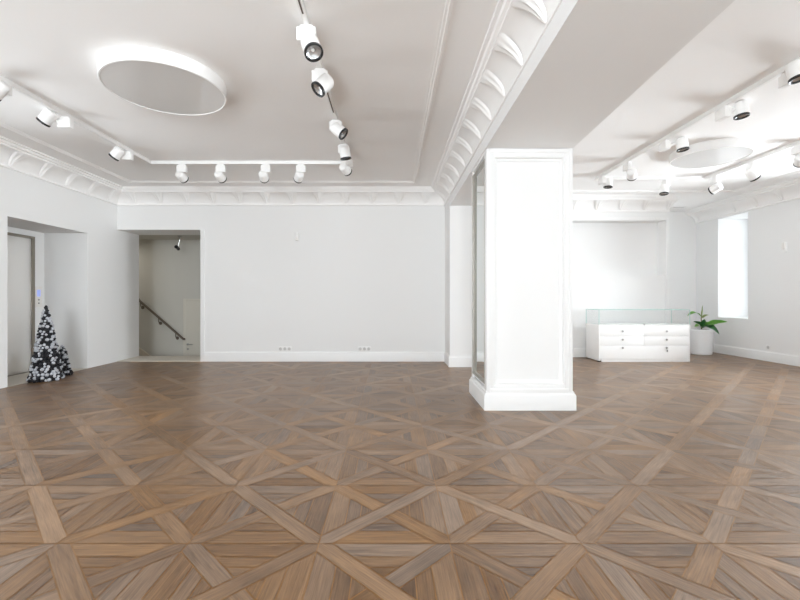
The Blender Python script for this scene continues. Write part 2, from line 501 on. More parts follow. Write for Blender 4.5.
# handrail
r0 = at(139, 300.2, 10.30); r1 = at(182.3, 338.2, 10.30)
t = thing('handrail', 'dark handrail sloping down the stairwell wall', 'handrail', (r1.x, 10.40, r1.z))
inv = Matrix.Translation(-t.location)
bm = new()
d = (r1 - r0).normalized()
tube(bm, [r0 - d * .03 + Vector((0, .05, 0)), r0 - d * .02, r0, r0.lerp(r1, .5), r1, r1 + d * .03, r1 + d * .04 + Vector((0, .05, 0))], .026)
bmesh.ops.transform(bm, matrix=inv, verts=bm.verts); obj('rail', bm, M['rail'], t, 50)
for k, px in enumerate((140.5, 158.5, 175.5)):
    f_ = (px - 139) / (182.3 - 139)
    p = r0.lerp(r1, f_)
    bm = new()
    tube(bm, [p + Vector((0, 0, -.02)), p + Vector((0, .0, -.10)), p + Vector((0, .03, -.14)), Vector((p.x, 10.392, p.z - .15))], .009, 8)
    lathe(bm, [(0, 0), (.04, 0), (.04, .012), (0, .016)], 16, Matrix.Translation((p.x, 10.40, p.z - .15)) @ Matrix.Rotation(math.pi / 2, 4, 'X'))
    bmesh.ops.transform(bm, matrix=inv, verts=bm.verts); obj('wall_bracket', bm, M['rail'], t, 50)

# surveillance camera under the stairwell ceiling
p = at(177.8, 248, 9.75)
t = thing('security_camera', 'small black security camera under the stairwell ceiling', 'camera', (p.x + .05, 9.75, 2.68))
bm = new(); lathe(bm, [(0, 0), (.05, 0), (.05, -.02), (.018, -.03), (.018, -.07), (0, -.07)], 20); obj('ceiling_mount', bm, M['chrome'], t, 40)
bm = new(); dz = p.z - 2.68
tube(bm, [(0, 0, -.06), (-.01, 0, -.1), (-.04, 0, dz + .05)], .012, 8)
obj('arm', bm, M['chrome'], t, 40)
bm = new(); mt = Matrix.Translation((-.05, -.02, dz)) @ Matrix.Rotation(math.radians(70), 4, 'X')
lathe(bm, [(0, -.06), (.034, -.06), (.038, -.045), (.038, .045), (.042, .05), (.042, .06), (.032, .06), (.028, .05), (0, .05)], 20, mt)
obj('housing', bm, M['black'], t, 40)

# lift door -----------------------------------------------------------------------------
bm = new(); box(bm, -6.155, -6.125, 6.22, 6.717, .01, 2.255, .003); box(bm, -6.155, -6.125, 6.723, 7.22, .01, 2.255, .003)
lift = struct('door_2', bm, M['steel'], 'brushed steel lift door inside the left recess', 'lift door', smooth=40)
bm = new()
box(bm, -6.16, -6.105, 6.15, 6.22, 0, 2.30, .004); box(bm, -6.16, -6.105, 7.22, 7.275, 0, 2.30, .004); box(bm, -6.16, -6.105, 6.22, 7.22, 2.255, 2.30, .004)
struct('door_frame', bm, M['dark_steel'], parent=lift, smooth=40)
bm = new(); box(bm, -6.15, -6.08, 6.15, 7.275, .003, .012, .002)
struct('door_sill', bm, M['dark_steel'], parent=lift)
t = thing('lift_call_panel', 'small pale call panel with blue display right of the lift door', 'call panel', (-6.15, 7.375, 1.09))
bm = new(); box(bm, 0, .022, -.075, .075, 0, .36, .006); obj('plate', bm, M['panel_plate'], t, 40)
bm = new(); box(bm, .018, .025, -.032, .032, .19, .30, .002); o = obj('display', bm, M['display'], t, 40); o['label'] = 'lit blue display'
for z in (.07, .13):
    bm = new(); lathe(bm, [(0, .008), (.013, .008), (.015, .004), (.015, -.003), (0, -.003)], 16, Matrix.Translation((.022, 0, z)) @ Matrix.Rotation(math.pi / 2, 4, 'Y'))
    obj('button', bm, M['chrome'], t, 40)

# pillar -----------------------------------------------------------------------------------
PY0, PY1 = 4.735, 5.6
bm = new()
box(bm, BX0 + .03, BX1 - .03, PY0 + .055, PY1 - .03, .0, BB)
W0 = .085     # stile width
def frame_y(bm, x0, x1, z0, z1, ya, yb, w, bev=.004):
    box(bm, x0, x0 + w, ya, yb, z0, z1, bev); box(bm, x1 - w, x1, ya, yb, z0, z1, bev)
    box(bm, x0 + w, x1 - w, ya, yb, z0, z0 + w, bev); box(bm, x0 + w, x1 - w, ya, yb, z1 - w, z1, bev)
def frame_x(bm, y0, y1, z0, z1, xa, xb, w, bev=.004):
    box(bm, xa, xb, y0, y0 + w, z0, z1, bev); box(bm, xa, xb, y1 - w, y1, z0, z1, bev)
    box(bm, xa, xb, y0 + w, y1 - w, z0, z0 + w, bev); box(bm, xa, xb, y0 + w, y1 - w, z1 - w, z1, bev)
for ya, yb in ((PY0, PY0 + .06), (PY1 - .04, PY1)):
    frame_y(bm, BX0, BX1, .19, BB, ya, yb, W0)
for xa, xb in ((BX0, BX0 + .04), (BX1 - .04, BX1)):
    frame_x(bm, PY0 + .06, PY1 - .04, .19, BB, xa, xb, W0 - .045)
pil = struct('pillar', bm, M['trim'], 'thick white panelled pillar with a mirror on its left side', 'pillar', smooth=40)
# raised outer bead and inner picture-frame moulding of the front
bm = new()
def mould_y(bm, x0, x1, z0, z1, y, w, out):
    """sloped moulding frame on a face at y looking towards -y"""
    prof = [(0, 0), (0, out), (w * .25, out), (w * .45, out * .45), (w * .75, out * .35), (w, 0)]
    rings = []
    for (cx_, cz_, sx, sz) in ((x0, z0, 1, 1), (x1, z0, -1, 1), (x1, z1, -1, -1), (x0, z1, 1, -1)):
        rings.append([bm.verts.new((cx_ + sx * d, y - o_, cz_ + sz * d)) for d, o_ in prof])
    for i in range(4):
        a, c = rings[i], rings[(i + 1) % 4]
        for k in range(len(prof)):
            k2 = (k + 1) % len(prof)
            bm.faces.new((a[k], a[k2], c[k2], c[k]))
mould_y(bm, BX0 + W0, BX1 - W0, .19 + W0, BB - W0, PY0 + .055, .05, .05)
frame_y(bm, BX0 + .006, BX1 - .006, .2, BB - .006, PY0 - .012, PY0 + .01, .038, .005)
struct('moulding', bm, M['trim'], parent=pil, smooth=40)
bm = new()
def mould_x(bm, y0, y1, z0, z1, x, w, out):
    prof = [(0, 0), (0, out), (w * .25, out), (w * .45, out * .45), (w * .75, out * .35), (w, 0)]
    rings = []
    for (cy_, cz_, sy, sz) in ((y0, z0, 1, 1), (y1, z0, -1, 1), (y1, z1, -1, -1), (y0, z1, 1, -1)):
        rings.append([bm.verts.new((x - o_, cy_ + sy * d, cz_ + sz * d)) for d, o_ in prof])
    for i in range(4):
        a, c = rings[i], rings[(i + 1) % 4]
        for k in range(len(prof)):
            k2 = (k + 1) % len(prof)
            bm.faces.new((a[k], a[k2], c[k2], c[k]))
mould_x(bm, PY0 + W0, PY1 - W0, .19 + W0, BB - W0, BX0 + .03, .045, .036)
o = struct('mirror_frame', bm, M['mirror_edge'], parent=pil, smooth=40)
bm = new(); box(bm, BX0 + .022, BX0 + .032, PY0 + W0 + .03, PY1 - W0 - .03, .19 + W0 + .03, BB - W0 - .03)
o = struct('mirror', bm, M['mirror'], parent=pil)
o['label'] = 'tall mirror let into the left side of the pillar'
bm = new(); prof = [(-.03, 0), (.028, 0), (.028, .165), (.020, .18), (.012, .187), (.012, .20), (.004, .212), (-.03, .212)]
rings = []
for (cx_, cy_, sx, sy) in ((BX0, PY0, -1, -1), (BX1, PY0, 1, -1), (BX1, PY1, 1, 1), (BX0, PY1, -1, 1)):
    rings.append([bm.verts.new((cx_ + sx * d, cy_ + sy * d, z)) for d, z in prof])
for i in range(4):
    a, c = rings[i], rings[(i + 1) % 4]
    for k in range(len(prof)):
        bm.faces.new((a[k], a[(k + 1) % len(prof)], c[(k + 1) % len(prof)], c[k]))
struct('plinth', bm, M['trim'], parent=pil, smooth=30)

# baseboards ---------------------------------------------------------------------------------
BP = [(0, 0), (.02, 0), (.02, .165), (.016, .178), (.008, .186), (.006, .2), (0, .2)]
def baseboard(name, runs, label):
    bm = new()
    for p0, p1, n in runs: extrude(bm, BP, p0, p1, n)
    struct(name, bm, M['trim'], label, 'baseboard', smooth=30)
baseboard('baseboard_back', [((OP1 + .075, YB), (BX0, YB), (0, -1)), ((BX0, 7.68), (BX0, YB), (-1, 0))], 'white baseboard along the back wall of the left room')
baseboard('baseboard_pier', [((BX0 - .02, 7.68), (BX1 + .02, 7.68), (0, -1)), ((BX1, 7.68), (BX1, YP), (1, 0))], 'white baseboard around the wall pier')
baseboard('baseboard_back_right', [((BX1, YP), (5.91, YP), (0, -1)), ((5.89, YP), (5.89, YQ), (1, 0))], 'white baseboard below the framed recess behind the showcase')
baseboard('baseboard_alcove', [((5.89, YQ), (XR, YQ), (0, -1))], 'white baseboard of the alcove behind the plant')
baseboard('baseboard_right', [((XR, YF), (XR, YQ), (-1, 0))], 'white baseboard along the right wall')
baseboard('baseboard_front', [((XL, YF), (XR, YF), (0, 1))], 'white baseboard along the street wall')
# thin frame around the recess of the right room
bm = new()
box(bm, NX0 - .05, NX0 + .012, YP - .012, YP + .02, .2, 2.95, .004); box(bm, NX1 - .012, NX1 + .045, YP - .012, YP + .02, .2, 2.95, .004)
box(bm, NX0 + .012, NX1 - .012, YP - .012, YP + .02, 2.888, 2.95, .004)
struct('trim_2', bm, M['trim'], 'thin white frame around the recess behind the showcase', 'trim', smooth=40)

# cornices ---------------------------------------------------------------------------------
Z0 = 3.07
CP = [(0, Z0), (.025, Z0), (.03, Z0 + .012), (.018, Z0 + .03), (.022, Z0 + .05), (.045, Z0 + .10), (.085, Z0 + .15), (.14, Z0 + .19), (.20, Z0 + .21),
      (.235, Z0 + .215), (.235, Z0 + .235), (.26, Z0 + .245), (.27, Z0 + .27), (.30, Z0 + .275), (.30, H), (0, H)]
def bracket(bm, p, n):
    """rounded plaster leaf on the cove: a narrow foot on the wall that spreads under the upper ledge"""
    n2 = Vector((n[0], n[1], 0)); s = Vector((-n[1], n[0], 0)); p = Vector((p[0], p[1], 0)); up = Vector((0, 0, 1))
    st = [(.024, Z0 + .028, .012, .012), (.030, Z0 + .05, .034, .028), (.046, Z0 + .085, .052, .040), (.075, Z0 + .125, .068, .046),
          (.115, Z0 + .16, .085, .046), (.165, Z0 + .19, .105, .040), (.205, Z0 + .208, .125, .028), (.234, Z0 + .217, .135, .006)]
    cols = 10; rows = []
    for d, z, w, bl in st:
        r = []
        for k in range(cols + 1):
            q = -1 + 2 * k / cols
            h_ = .68 * bl * math.sqrt(max(0, 1 - q * q)) * (.8 + .2 * math.cos(q * 9)) - .004
            r.append(bm.verts.new(p + n2 * (d + h_ * .75) + s * (q * w) + up * (z - h_ * .6)))
        rows.append(r)
    for a, c in zip(rows, rows[1:]):
        for k in range(cols): bm.faces.new((a[k], a[k + 1], c[k + 1], c[k]))
def cornice(name, p0, p1, n, label, first=.26, step=.52):
    bm = new()
    extrude(bm, CP, p0, p1, n)
    a, c = Vector(p0), Vector(p1); d = (c - a).normalized(); ln = (c - a).length
    s = first
    while s < ln - .2:
        q = a + d * s; bracket(bm, q, n); s += step
    struct(name, bm, M['plaster'], label, 'cornice', smooth=30)
cornice('trim_3', (XL, YB), (XL, YF), (1, 0), 'white bracketed cornice above the left wall', .30)
cornice('trim_4', (XL, YB), (BX0, YB), (0, -1), 'white bracketed cornice above the back wall of the left room', .34)
cornice('trim_5', (BX0, YB), (BX0, YF), (-1, 0), 'white bracketed cornice along the left side of the beam', .30)
cornice('trim_6', (5.89, YP), (BX1, YP), (0, -1), 'white bracketed cornice above the recess of the right room', .04, .50)
cornice('trim_7', (XR, YQ), (XR, YF), (-1, 0), 'white bracketed cornice above the right wall', .10, .55)
cornice('trim_8', (BX1, YP), (BX1, PYF), (1, 0), 'white bracketed cornice along the right side of the beam', .30)

def ring(name, x0, x1, y0, y1, label):
    bm = new()
    prof = [(0, H), (0, H - .010), (.022, H - .010), (.026, H - .018), (.05, H - .020), (.056, H - .012), (.075, H - .012), (.08, H - .006), (.10, H - .006), (.10, H)]
    rings = []
    for (cx_, cy_, sx, sy) in ((x0, y0, 1, 1), (x1, y0, -1, 1), (x1, y1, -1, -1), (x0, y1, 1, -1)):
        rings.append([bm.verts.new((cx_ + sx * d, cy_ + sy * d, z)) for d, z in prof])
    for i in range(4):
        a, c = rings[i], rings[(i + 1) % 4]
        for k in range(len(prof)):
            bm.faces.new((a[k], a[(k + 1) % len(prof)], c[(k + 1) % len(prof)], c[k]))
    struct(name, bm, M['plaster'], label, 'moulding', smooth=25)
ring('trim_9', -4.80, .47, YF + .6, 7.76, 'rectangular plaster moulding on the left room ceiling')
ring('trim_10', 2.32, 6.84, YF + .6, 8.42, 'rectangular plaster moulding on the right room ceiling')

# slot vent
t = thing('ceiling_vent', 'narrow slot vent in the ceiling above the alcove', 'vent', (6.68, 9.86, H))
bm = new(); frame = box(bm, -.15, .15, -.05, -.03, -.012, 0, .002); box(bm, -.15, .15, .03, .05, -.012, 0, .002); box(bm, -.15, -.13, -.03, .03, -.012, 0, .002); box(bm, .13, .15, -.03, .03, -.012, 0, .002)
obj('frame', bm, M['white_metal'], t)
bm = new(); box(bm, -.13, .13, -.03, .03, -.003, 0)
for k in (-.012, .012): box(bm, -.13, .13, k - .003, k + .003, -.010, -.003)
obj('slats', bm, M['socket_grey'], t)

# ceiling drum lamps ---------------------------------------------------------------------------
def drum(x, y, r, label):
    t = thing('ceiling_lamp', label, 'lamp', (x, y, H), 'round drum lamps on the ceiling')
    h = .115
    bm = new(); lathe(bm, [(r - .03, 0), (r, 0), (r, -h + .004), (r - .004, -h), (r - .016, -h), (r - .018, -h + .006), (r - .03, -h + .006)], 96)
    obj('shade', bm, M['white_metal'], t, 40)
    bm = new(); lathe(bm, [(0, -h + .005), (r - .017, -h + .005), (r - .017, -h + .012), (0, -h + .012)], 96)
    obj('diffuser', bm, M['disc'], t, 40)
drum(-2.18, 4.11, .548, 'large round white drum lamp on the left room ceiling')
drum(4.57, 6.08, .49, 'round white drum lamp in the right room, reflecting a window')

# lighting tracks ---------------------------------------------------------------------------------
TZ = H - .05
def track(x0, x1, yb, label, slot_x):
    t = thing('lighting_track', label, 'light track', ((x0 + x1) / 2, yb, H))
    ox, oy = -(x0 + x1) / 2, -yb
    w = .02
    def seg(nm, xa, xb, ya, yb_):
        bm = new(); box(bm, xa + ox, xb + ox, ya + oy, yb_ + oy, -.05, 0, .003)
        obj(nm, bm, M['white_metal'], t, 40)
    seg('rail', x0 - w, x0 + w, YF + .8, yb - w); seg('rail', x1 - w, x1 + w, YF + .8, yb - w); seg('rail', x0 - w, x1 + w, yb - w, yb + w)
    for sx, ya, yb_ in slot_x:
        bm = new(); box(bm, sx + ox - .006, sx + ox + .006, ya + oy, yb_ + oy, -.052, -.045)
        o = obj('conductor_slot', bm, M['slot'], t); o['label'] = 'dark slot in the underside of the track'
track(-3.715, -.64, 6.55, 'white U-shaped lighting track around the left drum lamp', [(-.64, -2.2, 3.08), (-.64, 3.9, 4.72), (-.64, 3.36, 3.62)])
track(3.60, 5.49, 7.41, 'white U-shaped lighting track around the right drum lamp', [])

# spotlights -----------------------------------------------------------------------------------------
def make_spot():
    t = thing('track_spotlight', 'spot', 'spotlight', (0, 0, TZ), 'track spotlights')
    bm = new(); box(bm, -.05, .05, -.018, .018, -.025, .0005, .003); obj('track_adapter', bm, M['white_metal'], t, 40)
    bm = new(); box(bm, -.072, .072, -.034, .034, -.125, -.022, .006); obj('driver_box', bm, M['white_metal'], t, 40)
    bm = new()   # head: z axis = beam direction, origin at the front rim
    lathe(bm, [(0, -.165), (.045, -.165), (.058, -.158), (.066, -.145), (.069, -.12), (.069, -.014), (.058, -.012), (.056, -.05), (0, -.052)], 36)
    hd = obj('lamp_head', bm, M['white_metal'], t, 35)
    bm = new(); lathe(bm, [(.057, -.03), (.070, -.02), (.0715, -.012), (.0715, 0), (.067, .003), (.058, .0), (.055, -.012), (.055, -.03)], 36)
    o = obj('rim', bm, M['black'], hd, 35); o['label'] = 'black front ring'
    bm = new(); lathe(bm, [(.056, -.012), (.045, -.02), (.025, -.032), (.014, -.036), (0, -.036)], 32)
    obj('lens', bm, M['lens'], hd, 35)
    bm = new(); lathe(bm, [(.0, -.028), (.010, -.028), (.014, -.037), (0, -.038)], 16)
    obj('chip', bm, M['led'], hd, 35)
    return t
proto = make_spot()
def copy_tree(o, parent=None):
    c = o.copy(); COL.objects.link(c)
    if parent is not None: c.parent = parent
    for ch in list(o.children):
        if not ch.name.startswith('swivel_arm'): copy_tree(ch, c)
    return c
first_spot = [True]
def spot(x, y, rim, aim, label, rot=0.0):
    """rim: centre of the front ring in the room; aim: beam direction"""
    if first_spot[0]:
        t = proto; first_spot[0] = False
    else:
        t = copy_tree(proto)
    t.location = (x, y, TZ); t['label'] = label
    hd = [c for c in t.children if c.name.startswith('lamp_head')][0]
    aim = Vector(aim).normalized()
    rel = Vector(rim) - Vector((x, y, TZ))
    R_ = Matrix.Rotation(-rot, 3, 'Z')
    t.rotation_euler.z = rot
    rel = R_ @ rel; aim = R_ @ aim
    hd.location = rel
    hd.rotation_mode = 'QUATERNION'
    hd.rotation_quaternion = Vector((0, 0, 1)).rotation_difference(aim)
    bm = new()
    c = rel - aim * .11
    s = Vector((max(-.05, min(.05, c.x)), max(-.025, min(.025, c.y)), -.085))
    tube(bm, [s, s.lerp(c, .5) + Vector((0, 0, .008)), c], .016, 12)
    obj('swivel_arm', bm, M['white_metal'], t, 40)
    return t
XA, XB_, XC, XD = -3.715, -.64, 3.60, 5.49
# right arm of the left track
spot(XB_, 3.22, at(314, 53, 3.13), (.32, -.42, -.85), 'spotlight nearest the camera on the left room track, black ring turned right')
spot(XB_, 3.83, at(317.5, 90, 3.72), (-.55, -.30, -.70), 'second spotlight on the track left of the beam, ring tilted left')
spot(XB_, 4.93, at(344, 134.5, 4.85), (.75, -.12, -.62), 'third spotlight on the track left of the beam, ring turned towards the beam')
spot(XB_, 5.70, at(346, 159.3, 5.62), (.15, .16, -.95), 'fourth spotlight on the track left of the beam, ring seen edge-on')
spot(XB_, 6.30, at(348, 172, 6.36), (.4, .85, -.3), 'spotlight at the far right corner of the left room track')
# back arm
for px, rx, aim, lb in ((182, 184.5, (.12, .9, -.34), 'leftmost of the four spotlights facing the back wall'),
                    (221, 222.5, (.08, .9, -.34), 'second from left of the four spotlights facing the back wall'),
                    (266, 264.5, (-.10, .9, -.34), 'third from left of the four spotlights facing the back wall'),
                    (301, 298, (-.4, .85, -.34), 'rightmost of the four spotlights facing the back wall')):
    spot((px - CX) / F * 6.55, 6.55, at(rx, 179.5, 6.70), aim, lb)
# left arm
spot(XA, 4.05, at(-8, 95, 4.0), (-.75, .1, -.6), 'spotlight cut off by the left edge of the photo')
spot(XA, 4.84, at(43, 122.5, 4.74), (-.62, .05, -.66), 'spotlight above the lift recess on the left track arm, ring facing the left wall')
spot(XA, 5.97, at(113.5, 157.5, 5.87), (-.62, .05, -.66), 'spotlight near the back left corner, ring facing the left wall')
HP = math.pi / 2
# right room, left arm
spot(XC + .02, 3.86, at(799, 79.5, 3.72), (.12, -.12, -.95), 'spotlight cut off by the right edge of the photo', HP)
spot(XC, 4.60, at(741.8, 117, 4.56), (.08, -.06, -.97), 'large spotlight pointing down on the right room track, nearest one fully in view', HP)
spot(XC, 5.58, at(683, 150.3, 5.58), (.10, -.06, -.97), 'spotlight pointing down, left of the right room drum lamp', HP)
spot(XC, 6.45, at(632, 177, 6.52), (.5, .8, -.3), 'pale spotlight turned away on the right room track left arm', HP)
spot(XC + .0, 7.22, at(608, 187.6, 7.2), (-.06, .02, -.97), 'spotlight beside the pillar top at the far left corner of the right room track', HP)
# back arm
spot(4.80, 7.41, at(664, 194.2, 7.40), (-.08, -.10, -.97), 'spotlight alone on the back arm of the right room track', HP)
# right arm
spot(XD, 7.18, at(711, 191, 7.25), (-.35, .85, -.35), 'pale spotlight turned away at the far right corner of the right room track', HP)
spot(XD, 6.46, at(755.5, 178.5, 6.42), (.66, .10, -.70), 'spotlight right of the right room drum lamp, ring facing the right wall', HP)
spot(XD, 5.72, at(800, 163, 5.8), (.6, .75, -.3), 'pale spotlight at the right photo edge on the right arm of the track', HP)

# small things on the walls --------------------------------------------------------------------------
p = at(297.5, 237, YB)
t = thing('wall_sensor', 'small white sensor high on the back wall', 'sensor', (p.x, YB, p.z))
bm = new(); box(bm, -.035, .035, -.012, 0, -.085, .085, .004); obj('base_plate', bm, M['white_metal'], t, 40)
bm = new(); box(bm, -.03, .03, -.075, -.01, -.08, .08, .018, 4); obj('cover', bm, M['white_metal'], t, 40)
bm = new(); lathe(bm, [(0, .004), (.016, .0), (.016, -.004), (0, -.004)], 16, Matrix.Translation((0, -.075, -.03)) @ Matrix.Rotation(math.pi / 2, 4, 'X')); obj('lens', bm, M['panel_plate'], t, 40)

def outlet(loc, rz, n, label, grp=None):
    t = thing('wall_outlet', label, 'outlet', loc, grp); t.rotation_euler.z = rz
    w = .085
    bm = new(); box(bm, -n * w / 2, n * w / 2, -.009, 0, 0, .085, .004); obj('cover_plate', bm, M['white_metal'], t, 40)
    for k in range(n):
        c = (k - (n - 1) / 2) * w
        s = obj('socket', lathe(new(), [(.031, -.003), (.031, .003), (.028, .004), (0, .004)], 24, Matrix.Translation((c, -.009, .0425)) @ Matrix.Rotation(math.pi / 2, 4, 'X')), M['socket_grey'], t, 40)
        bm = new()
        for q in (-.009, .009): lathe(bm, [(0, .001), (.003, .001), (.003, -.003), (0, -.003)], 8, Matrix.Translation((c + q, -.0125, .0425)) @ Matrix.Rotation(math.pi / 2, 4, 'X'))
        obj('pin_hole', bm, M['black'], s)
outlet((at(285, 349, YB).x, YB, .208), 0, 3, 'left triple socket above the back wall baseboard, below the sensor', 'triple sockets on the back wall')
outlet((at(364.5, 349, YB).x, YB, .208), 0, 3, 'right triple socket above the back wall baseboard, nearer the pier', 'triple sockets on the back wall')
outlet((XR, 8.38, .235), -math.pi / 2, 1, 'single socket low on the right wall')
t = thing('thermostat', 'small grey and white thermostat on the right wall beside the window niche', 'thermostat', (XR, 8.03, 2.12))
bm = new(); box(bm, -.016, .003, -.05, .05, .0, .2, .004); obj('back_plate', bm, M['white_metal'], t, 40)
bm = new(); box(bm, -.04, -.014, -.03, .03, .05, .18, .006); obj('cover', bm, M['panel_plate'], t, 40)

# pompom trees ------------------------------------------------------------------------------------------
def pom(bm, p, r):
    bmesh.ops.create_icosphere(bm, subdivisions=1, radius=r, matrix=Matrix.Translation(p) @ Matrix.Rotation(random.uniform(0, 6), 4, Vector((random.random(), random.random(), 1)).normalized()))
pom_mesh = {}
for nm, mm in (('white', 'silver'), ('black', 'ball_black')):
    bm = new(); bmesh.ops.create_icosphere(bm, subdivisions=2, radius=1.0)
    for v in bm.verts: v.co *= random.uniform(.9, 1.06)
    me = bpy.data.meshes.new('pompom_' + nm); bm.to_mesh(me); bm.free(); me.materials.append(M[mm])
    me.polygons.foreach_set('use_smooth', [True] * len(me.polygons)); pom_mesh[nm] = me
def pompom_tree(loc, h, r, br, label, rnd):
    t = thing('pompom_tree', label, 'decorative tree', loc, 'pompom trees beside the lift')
    bm = new(); lathe(bm, [(0, 0.0), (r * .86, 0.0), (r * .84, .03), (r * .45, h * .5), (.02, h - .03), (0, h - .02)], 24)
    obj('core', bm, M['ball_black'], t, 40)
    pts = []
    z = br * .95
    row = 0
    while z < h - br * .6:
        f = z / h
        rr = (r - br * .3) * (1 - f) ** .92 + .008
        rr *= 1 + .05 * math.sin(z * 40)
        n = max(1, int(2 * math.pi * rr / (br * 2.02)))
        for k in range(n):
            a = 2 * math.pi * (k + .5 * (row % 2)) / n + rnd.uniform(-.05, .05)
            pts.append((Vector((rr * math.cos(a), rr * math.sin(a), z + rnd.uniform(-.007, .007))), br * rnd.uniform(.75, 1.25)))
        z += br * 1.66; row += 1
    pts.append((Vector((0, 0, h - br)), br * .95))
    cam = Vector((-loc[0], -loc[1], 0)).normalized()
    pts.sort(key=lambda q: -Vector((q[0].x, q[0].y, 0)).dot(cam) - .0 * q[0].z)
    rest = new(); k_ = 0
    for i, (p, s) in enumerate(pts):
        white = (k_ := k_ + 1) % 2 == 0 if rnd.random() < .55 else rnd.random() < .45
        if i < 98:
            o = bpy.data.objects.new('pompom', pom_mesh['white' if white else 'black'])
            COL.objects.link(o); o.parent = t; o.location = p; o.scale = (s, s, s * .9)
            o.rotation_euler = (rnd.uniform(0, 3), rnd.uniform(0, 3), 0)
            o['label'] = 'white pompom' if white else 'black pompom'
        else:
            n0 = len(rest.faces)
            pom(rest, p, s)
            rest.faces.ensure_lookup_table()
            for f_ in rest.faces[n0:]: f_.material_index = 0 if white else 1
    if len(rest.faces):
        o = obj('pompoms', rest, [M['silver'], M['ball_black']], t, 180); o['kind'] = 'stuff'
    else: rest.free()
pompom_tree((-5.255, 6.46, .003), 1.14, .205, .024, 'tall black and white pompom cone tree in front of the lift recess', random.Random(3))
pompom_tree((-5.325, 6.86, .003), .49, .128, .023, 'small black and white pompom tree right of the tall one', random.Random(4))

# showcase ------------------------------------------------------------------------------------------------
SX0, SX1, SY0, SY1, SZ, GZ = 4.06, 5.84, 8.28, 8.83, .722, 1.022
t = thing('display_case', 'white display counter with a glass top, six knobs and drawers', 'display case', ((SX0 + SX1) / 2, (SY0 + SY1) / 2, 0))
ox, oy = t.location.x, t.location.y
def sb(nm, m_, x0, x1, y0, y1, z0, z1, bev=.003, parent=None, label=None):
    bm = new(); box(bm, x0 - ox, x1 - ox, y0 - oy, y1 - oy, z0, z1, bev)
    o = obj(nm, bm, m_, parent or t, 40)
    if label: o['label'] = label
    return o
sb('carcass', M['lacquer'], SX0 + .002, SX1 - .002, SY0 + .022, SY1, .05, SZ)
sb('plinth', M['lacquer'], SX0 + .06, SX1 - .004, SY0 + .012, SY1 - .03, 0, .05)
sb('side_panel', M['lacquer'], SX0, SX0 + .022, SY0 + .0, SY1, .02, SZ + .004, .003)
sb('side_panel', M['lacquer'], SX1 - .022, SX1, SY0 + .0, SY1, .0, SZ + .004, .003)
sb('foot', M['black'], SX0 + .002, SX0 + .05, SY0 + .01, SY0 + .06, 0, .022, .003)
mid = at(644, 340, SY0).x
rows = [(.533, .700), (.348, .528), (.055, .343)]
zz = lambda py: EYE - (py - CY) / F * SY0
rows = [(zz(336.3) + .003, SZ - .02), (zz(345.6) + .003, zz(336.3) - .003), (.052, zz(345.6) - .003)]
knob_y = [331.3, 339.5, 347.8]
def knob(px, py, parent):
    p = at(px, py, SY0)
    bm = new(); lathe(bm, [(0, .026), (.017, .026), (.02, .022), (.02, .014), (.008, .01), (.008, 0), (0, 0)], 20, Matrix.Translation((p.x - ox, SY0 - oy, p.z)) @ Matrix.Rotation(math.pi / 2, 4, 'X'))
    obj('knob', bm, M['chrome'], parent, 40)
for k, (z0, z1) in enumerate(rows):
    if k < 2:
        d1 = sb('drawer', M['lacquer'], SX0 + .024, mid - .002, SY0, SY0 + .02, z0, z1)
        d2 = sb('drawer', M['lacquer'], mid + .002, SX1 - .024, SY0, SY0 + .02, z0, z1)
        knob(622.3, knob_y[k], d1); knob(666.3, knob_y[k], d2)
    else:
        d1 = sb('drawer', M['lacquer'], SX0 + .024, SX1 - .024, SY0, SY0 + .02, z0, z1)
        knob(622.3, knob_y[k], d1); knob(666.3, knob_y[k], d1)
        p = at(667, 350.6, SY0)
        bm = new(); box(bm, p.x - ox - .006, p.x - ox + .006, -.022 + SY0 - oy, SY0 - oy, p.z - .02, p.z + .02, .002)
        obj('key', bm, M['chrome'], d1)
sb('top_rail', M['lacquer'], SX0 + .022, SX1 - .022, SY0, SY0 + .022, SZ - .016, SZ + .004)
sb('display_floor', M['lacquer'], SX0 + .022, SX1 - .022, SY0 + .022, SY1 - .005, SZ, SZ + .004, .001)
p = at(644, 327, SY0)
bm = new(); lathe(bm, [(0, .02), (.014, .02), (.016, .016), (.016, 0), (0, 0)], 20, Matrix.Translation((p.x - ox, SY0 - oy, SZ + .012 - .0)) @ Matrix.Rotation(math.pi / 2, 4, 'X'))
obj('lock', bm, M['chrome'], t, 40)
G = .008
zb = SZ + .004
sb('glass_front', M['case_glass'], SX0 + G, SX1 - G, SY0 + .001, SY0 + .001 + G, zb, GZ - G, 0)
sb('glass_back', M['case_glass'], SX0 + G, SX1 - G, SY1 - G, SY1, zb, GZ - G, 0)
sb('glass_side', M['case_glass'], SX0, SX0 + G, SY0, SY1, zb, GZ - G, 0)
sb('glass_side', M['case_glass'], SX1 - G, SX1, SY0, SY1, zb, GZ - G, 0)
sb('glass_top', M['case_glass'], SX0 + .004, SX1 - .004, SY0 + .004, SY1 - .004, GZ - G, GZ, 0)
bm = new()
e_ = .0045
for x0, x1, y0, y1, z0, z1 in ((SX0, SX1, SY0 - .001, SY0 + .004, GZ - G, GZ), (SX0, SX1, SY1 - .004, SY1 + .001, GZ - G, GZ),
                               (SX0 - .001, SX0 + .004, SY0, SY1, GZ - G, GZ), (SX1 - .004, SX1 + .001, SY0, SY1, GZ - G, GZ),
                               (SX0 - .001, SX0 + G, SY0 - .001, SY0 + .004, zb, GZ - G), (SX1 - G, SX1 + .001, SY0 - .001, SY0 + .004, zb, GZ - G),
                               (SX0 - .001, SX0 + G, SY1 - .004, SY1 + .001, zb, GZ - G), (SX1 - G, SX1 + .001, SY1 - .004, SY1 + .001, zb, GZ - G)):
    box(bm, x0 - ox, x1 - ox, y0 - oy, y1 - oy, z0, z1)
